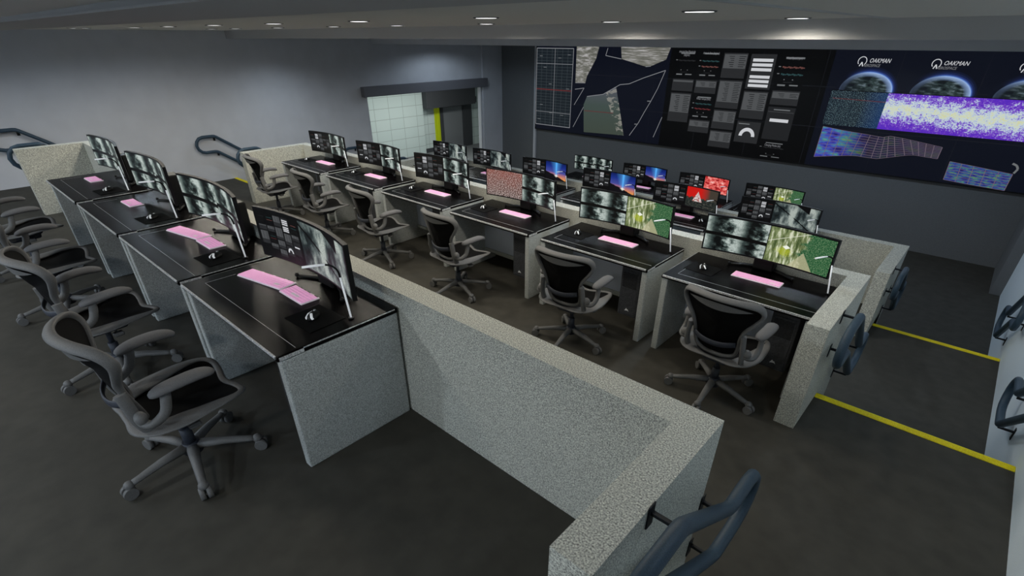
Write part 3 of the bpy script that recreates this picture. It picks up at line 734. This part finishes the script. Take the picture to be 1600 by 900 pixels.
for rk, r in rows.items():
    top = r['f']+H
    for i, (x, lft, rgt) in enumerate(r['xs']):
        pos = '%s desk from the pale wall in the %s' % (ordn[i], r['name'])
        desk = inst(DESK, (x, r['y'], r['f']), 0, 'black-topped console desk, %s' % pos, 'console desks in the '+r['name'])
        desk.scale.x = r['w']/W
        key = (lft, rgt)
        m = make_monitor(lft, rgt)
        m.location = (x+r['mx'], r['y']+r['mon'], top)
        if lft == rgt: dsc = 'curved monitor with %s throughout' % DESCR[lft]
        else: dsc = 'monitor, %s beside %s' % (DESCR[lft], DESCR[rgt])
        m['label'] = '%s, %s from pale wall in %s' % (dsc, ordn[i], r['name'])
        m['group'] = 'curved monitors in the '+r['name']
        short = '%s desk from pale wall, %s' % (ordn[i], r['name'])
        inst(LAMP, (x+.56, r['y']+r['mon']-.005, top), 0, 'slim white desk lamp beside the monitor, '+short, 'desk lamps in the '+r['name'])
        if rk == 'A':
            if i < 2:
                inst(KBD, (x-.30, r['y']+.394, top), R(11), 'pink keyboard beside a pink number pad, '+short, 'pink keyboards')
                inst(NUM, (x+.075, r['y']+.42, top), R(0), 'pink number pad split off its keyboard, '+short, 'pink number pads')
            else:
                inst(NUM, (x-.255, r['y']+.352, top), R(1), 'pink number pad lying alone, '+short, 'pink number pads')
            inst(PAD, (x+.41, r['y']+.335, top), R(3), 'black square mouse pad, '+short, 'mouse pads')
            inst(MOUSE, (x+.40, r['y']+.335, top+.003), R(35), 'black mouse with painted glints, '+short, 'mice')
        else:
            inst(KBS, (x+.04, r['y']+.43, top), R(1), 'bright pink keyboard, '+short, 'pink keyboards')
            if rk != 'D':
                s = -1 if rk == 'B' else 1
                inst(PAD, (x+s*.40, r['y']+.355, top), R(-3), 'black square mouse pad, '+short, 'mouse pads')
                inst(MOUSE, (x+s*.40, r['y']+.365, top+.003), R(20), 'black mouse with painted glints, '+short, 'mice')
        if rk in 'AB':
            inst(TOWER, (x+.41, r['y']+.10, r['f']+.18), 0, 'black computer with white emblem slung under '+short, 'computers under the desks')
CH = make_chair()
chairs = [(-2.79, .365, FA, 0, 'highest', 1), (-4.17, .36, FA, 4, 'highest', 2), (-5.62, .33, FA, -2, 'highest', 3), (-6.95, .33, FA, 3, 'highest', 4),
          (-1.06, 3.60, FB, -2, 'second', 1), (-2.43, 3.50, FB, 4, 'second', 2), (-4.04, 3.52, FB, -6, 'second', 3), (-5.48, 3.52, FB, -8, 'second', 4), (-6.86, 3.52, FB, -8, 'second', 5), (-8.35, 3.52, FB, -8, 'second', 6)]
for x, y, f, rz, w, k in chairs:
    inst(CH, (x, y, f), R(rz), 'grey-framed black mesh office chair, %s from the pale wall along the %s row' % (ordn[k-1], w), 'mesh office chairs in the %s row' % w)

# ------------------------------------------------------------------ the video wall
VW = thing('video_wall', 'wide wall of screens with maps, dashboards, earths and a purple sky band', 'video wall', (0, YS-.06, -1.2))
OX, OY, OZ_ = VW.location
X0, X1, Z0, Z1 = -10.115, .60, -2.255, -.12
SC = ['px_navy', 'px_black', 'px_line', 'px_gridbg', 'px_gridline', 'px_red', 'px_text', 'px_land', 'px_field', 'px_star', 'px_milky', 'px_aurora', 'px_earth', 'px_halo0', 'px_halo1', 'px_halo2', 'px_halo3', 'px_seam', 'px_pinkline', 'px_white', 'px_cyan', 'px_aurora2']
def wpoly(b, pts, lv, mi, uv=True):
    """flat polygon on the face of the video wall; pts are (x, z)"""
    uvl = b.loops.layers.uv.verify()
    vs = [b.verts.new((x-OX, -.006-.0012*lv, z-OZ_)) for x, z in pts]
    f = b.faces.new(vs); f.normal_update()
    if f.normal.y > 0: f.normal_flip()
    f.material_index = mi
    xs = [p[0] for p in pts]; zs = [p[1] for p in pts]; ex = max(1e-6, max(xs)-min(xs)); ez = max(1e-6, max(zs)-min(zs))
    for lp in f.loops:
        lp[uvl].uv = ((lp.vert.co.x+OX-min(xs))/ex, (lp.vert.co.z+OZ_-min(zs))/ez)
def wrect(b, x0, z0, x1, z1, lv, mi): wpoly(b, [(x0, z0), (x1, z0), (x1, z1), (x0, z1)], lv, mi)
def wline(b, pts, w, lv, mi):
    for (xa, za), (xb, zb) in zip(pts[:-1], pts[1:]):
        d = Vector((xb-xa, zb-za)); 
        if d.length < 1e-5: continue
        n = Vector((-d.y, d.x)).normalized()*w/2
        wpoly(b, [(xa-n.x, za-n.y), (xb-n.x, zb-n.y), (xb+n.x, zb+n.y), (xa+n.x, za+n.y)], lv, mi)
def P1(x, y): return wallpt(820+x/5.623, 60+y/5.625)
def P2(x, y): return wallpt(1030+x/5.0, 70+y/5.0)
def P3(x, y): return wallpt(1260+x/3.75, 70+y/3.75)
b = nb(); box(b, X0-.03-OX, 0, Z0-.02-OZ_, X1+.03-OX, .05, Z1-OZ_, .004); obj('cabinet', b, 'black_plastic', VW)
b = nb(); box(b, X0-.03-OX, -.008, Z0-.02-OZ_, X0-OX, 0, Z1-OZ_); box(b, X0-.03-OX, -.008, Z0-.02-OZ_, X1-OX, 0, Z0-OZ_); obj('bezel', b, 'black_plastic', VW)
xa = wallpt(1050, 90)[0]; xb = wallpt(1300, 110)[0]
b = nb()
wrect(b, X0, Z0, X1, Z1, 0, 0); wrect(b, xa, Z0, xb, Z1, 1, 1)
ph = (Z1-Z0)/3
obj('backdrop_panel', b, SC, VW)
b = nb()
for k in (1, 2): wrect(b, X0, Z0+ph*k-.004, X1, Z0+ph*k+.004, 2, 17)
nx = 9
for k in range(1, nx): wrect(b, X0+(X1-X0)*k/nx-.003, Z0, X0+(X1-X0)*k/nx+.003, Z1, 2, 17)
obj('panel_seams', b, SC, VW)
# plot window
b = nb(); c = [P1(125, 85), P1(445, 88), P1(408, 780), P1(108, 748)]
wx0, wx1 = (c[0][0]+c[3][0])/2, (c[1][0]+c[2][0])/2; wz1, wz0 = (c[0][1]+c[1][1])/2, (c[2][1]+c[3][1])/2
wrect(b, wx0, wz0, wx1, wz1, 3, 3)
for k in range(1, 7): xx = wx0+(wx1-wx0)*k/7; wrect(b, xx-.004, wz0, xx+.004, wz1, 4, 4)
for k in range(1, 26): zz = wz0+(wz1-wz0)*k/26; wrect(b, wx0, zz-.003, wx1, zz+.003, 4, 4)
for k in (.51,): xx = wx0+(wx1-wx0)*k; wrect(b, xx-.006, wz0, xx+.006, wz1, 5, 2)
for k in (.19, .82): zz = wz1+(wz0-wz1)*k; wrect(b, wx0, zz-.005, wx1, zz+.005, 5, 2)
zz = wz1+(wz0-wz1)*.52; wrect(b, wx0, zz-.012, wx1, zz+.012, 5, 5)
for (u, v) in ((.08, .1), (.6, .12), (.2, .24), (.36, .45), (.85, .5), (.12, .73), (.4, .83), (.72, .85), (.06, .93), (.85, .08)):
    xx, zz = wx0+(wx1-wx0)*u, wz1+(wz0-wz1)*v; wrect(b, xx, zz, xx+.1, zz+.014, 6, 6)
wline(b, [(wx0, wz0), (wx1, wz0), (wx1, wz1), (wx0, wz1), (wx0, wz0)], .016, 6, 2)
obj('plot_window', b, SC, VW)
# map window
b = nb()
t1 = [P1(472, 60), P1(672, 60), P1(640, 180), P1(560, 330), P1(545, 390), P1(458, 388)]
t2 = [P1(860, 60), P1(1305, 60), P1(1255, 185), P1(1120, 243), P1(1075, 247), P1(865, 180)]
t3 = [P1(560, 508), P1(700, 490), P1(815, 425), P1(850, 640), P1(880, 850), P1(530, 820), P1(530, 580)]
wpoly(b, t1, 3, 7); wpoly(b, t2, 3, 7); wpoly(b, t3, 3, 8)
for ln in ([P1(815, 425), P1(850, 405), P1(930, 398), P1(1060, 345), P1(1250, 280), P1(1180, 440), P1(1120, 550), P1(1060, 650), P1(1010, 740), P1(930, 850)],
           [P1(745, 85), P1(725, 150), P1(862, 180)], [P1(455, 445), P1(535, 435), P1(447, 582)], [P1(530, 600), P1(437, 775)], [P1(1218, 690), P1(1140, 865)], t3[:3], t1[4:]+[], t2[3:5]):
    wline(b, ln, .014, 4, 2)
wline(b, [P1(535, 632), P1(790, 655)], .014, 4, 5)
wline(b, [P1(1088, 549), P1(1120, 550)], .02, 4, 6); wline(b, [P1(975, 750), P1(1005, 752)], .02, 4, 6)
obj('map_window', b, SC, VW)
# dashboard window: cards take their corners from the wall itself
b = nb()
dx0, dx1 = P2(130, 300)[0]-.05, P2(1130, 300)[0]
dzt, dzb = -.22, Z0+.03
def DX(u): return dx0+(dx1-dx0)*(u-.035)/.825
def DZ(v): return dzt+(dzb-dzt)*v
for q in DASH:
    if q[0] == 'ring':
        _, cx, cyy, a0, a1, m, lv = q; X, Z = DX(cx), DZ(cyy)
        wpoly(b, [(X+.10*math.cos(a0), Z+.10*math.sin(a0)), (X+.17*math.cos(a0), Z+.17*math.sin(a0)), (X+.17*math.cos(a1), Z+.17*math.sin(a1)), (X+.10*math.cos(a1), Z+.10*math.sin(a1))], lv+2, m)
    else:
        x0, y0, x1, y1, m, lv = q
        wrect(b, DX(x0), DZ(y1), DX(x1), DZ(y0), lv+2, m)
obj('dashboard_window', b, PXM, VW)
# sky windows
b = nb()
quad = [P3(160, 255), P3(490, 280), P3(415, 490), P3(100, 455)]
sx0, sx1, sx2 = (quad[0][0]+quad[3][0])/2, (quad[1][0]+quad[2][0])/2, X1
sz1, sz0 = P3(490, 282)[1], P3(415, 490)[1]
wrect(b, sx0, sz0, sx1, sz1, 3, 9); wrect(b, sx1, sz0, sx2, sz1, 3, 10)
wrect(b, sx0, sz1, sx2, sz1+.012, 4, 1)
wline(b, [(sx0+.05, sz1-.13), (sx1, sz1-.15)], .01, 5, 5)
obj('star_band', b, SC, VW)
for k, (pc, pl, pr) in enumerate((((360, 160), (200, 245), (505, 270)), ((800, 182), (610, 272), (962, 298)), ((1300, 205), (1095, 300), (1500, 330)))):
    b = nb(); zb = sz1+.012
    xl, xr = P3(*pl)[0], P3(*pr)[0]
    cx = (xl+xr)/2; hw = (xr-xl)/2; zt = P3(*pc)[1]; hh = zt-zb
    for j, (gx, gz) in enumerate(((.15, .15), (.10, .10), (.055, .055), (.022, .022))):
        pts = [(cx+(hw+gx*.5)*math.cos(a), zb+(hh+gz*.6)*math.sin(a)) for a in [PI*i/28 for i in range(29)]]
        pts = [(min(max(p[0], X0), X1), p[1]) for p in pts]
        wpoly(b, pts, 3+j*.25, 16-j)
    pts = [(cx+hw*math.cos(a), zb+hh*math.sin(a)) for a in [PI*i/28 for i in range(29)]]
    pts = [(min(p[0], X1), p[1]) for p in pts]
    wpoly(b, pts, 5, 12); obj('earth_picture', b, SC, VW)
# skewed chart strips
def quadgrid(b, top, bot, nc, nr, lv):
    def samp(pl, t):
        L_ = len(pl)-1; i = min(int(t*L_), L_-1); f = t*L_-i; return (pl[i][0]*(1-f)+pl[i+1][0]*f, pl[i][1]*(1-f)+pl[i+1][1]*f)
    for i in range(nc+1):
        a, c = samp(top, i/nc), samp(bot, i/nc); wline(b, [a, c], .010, lv, 18)
    for j in range(nr+1):
        f = j/nr; wline(b, [(lambda a, c: (a[0]*(1-f)+c[0]*f, a[1]*(1-f)+c[1]*f))(samp(top, i/16), samp(bot, i/16)) for i in range(17)], .006, lv, 18)
b = nb()
top = [P3(*p) for p in ((105, 475), (225, 500), (345, 520), (450, 540), (500, 532), (600, 552), (700, 575), (800, 598))]
bot = [P3(*p) for p in ((50, 652), (165, 648), (280, 645), (410, 665), (500, 655), (620, 640), (690, 652), (770, 665))]
wpoly(b, top+bot[::-1], 3, 11); quadgrid(b, top, bot, 15, 9, 4)
obj('mesh_chart', b, SC, VW)
b = nb()
top = [P3(845, 680), P3(960, 703), P3(1080, 728), P3(1210, 755)]; bot = [P3(805, 785), P3(920, 808), P3(1040, 829), P3(1160, 850)]
wpoly(b, top+bot[::-1], 3, 21); quadgrid(b, top, bot, 5, 7, 4)
cr = [P3(1210, 692), P3(1235, 705), P3(1240, 725), P3(1215, 750)]; wline(b, cr, .03, 4, 6)
obj('mesh_chart', b, SC, VW)
# lettering
def text(s, x, z, size, m='px_white', shear=0, align='CENTER', name='lettering', sx=1.0):
    cu = bpy.data.curves.new(name, 'FONT'); cu.body = s; cu.size = size; cu.shear = shear; cu.align_x = align; cu.materials.append(M[m]); cu.resolution_u = 3
    o = bpy.data.objects.new(name, cu); C.objects.link(o); o.parent = VW
    o.location = (x-OX, -.016, z-OZ_); o.rotation_euler = (PI/2, 0, 0); o.scale.x = sx
    return o
for k, (lx, ly, wd) in enumerate(((372, 103, 488), (805, 118, 944), (1322, 140, 1480))):
    x, z = P3(lx, ly); x2 = P3(wd, ly+5)[0]
    hz = abs(P3(lx, ly)[1]-P3(lx, ly-25)[1]); sz = (x2-x)/4.1; fs = hz/.70
    if x < X1-.1 and x2 < X1:
        text('OAKMAN', x, z, fs, 'px_white', .25, 'LEFT', 'company_name', (x2-x)/(4.15*fs))
        text('AEROSPACE', x-.08, z-hz*1.0, fs*.66, 'px_line', .25, 'LEFT', 'company_name', (x2-x)*.92/(6.2*fs*.62))
    b = nb()                                                # ring with a small rocket peak
    cx, cz = P3(lx-38, ly-8); rx, rz_ = hz*1.25, hz*1.05; sz = hz*.9
    ang = [R(-50+i*270/22) for i in range(23)]
    pts = [(min(cx+rx*math.cos(a)*.8, X1), cz+rz_*math.sin(a)) for a in ang]; wline(b, pts, .012, 5, 19)
    wline(b, [(cx-.16*sz*3, cz-rz_*1.15), (cx, cz-rz_*.2), (cx+.14*sz*3, cz-rz_*1.15)], .016, 5, 19)
    obj('company_emblem', b, SC, VW)
for s, u, v in (('Attitude Rate Magnitude\n(deg/sec)', .11, .02), ('Attitude Rate (deg/sec)', .275, .03), ('Wheel Speed (rpm)', .78, .06), ('Wheel Torque (Nm)', .275, .47), ('Charging Modes (dc)', .78, .86)):
    text(s, DX(u), DZ(v)-.05, .062, 'px_line', 0, 'CENTER', 'chart_title', .62)

# ------------------------------------------------------------------ world and view
w = bpy.data.worlds.new('world'); bpy.context.scene.world = w; w.use_nodes = True
w.node_tree.nodes['Background'].inputs[0].default_value = (.3, .36, .45, 1); w.node_tree.nodes['Background'].inputs[1].default_value = .1
s = bpy.context.scene
s.view_settings.view_transform = 'Standard'; s.view_settings.look = 'None'; s.view_settings.exposure = 0; s.view_settings.gamma = 1; s.view_settings.use_curve_mapping = False
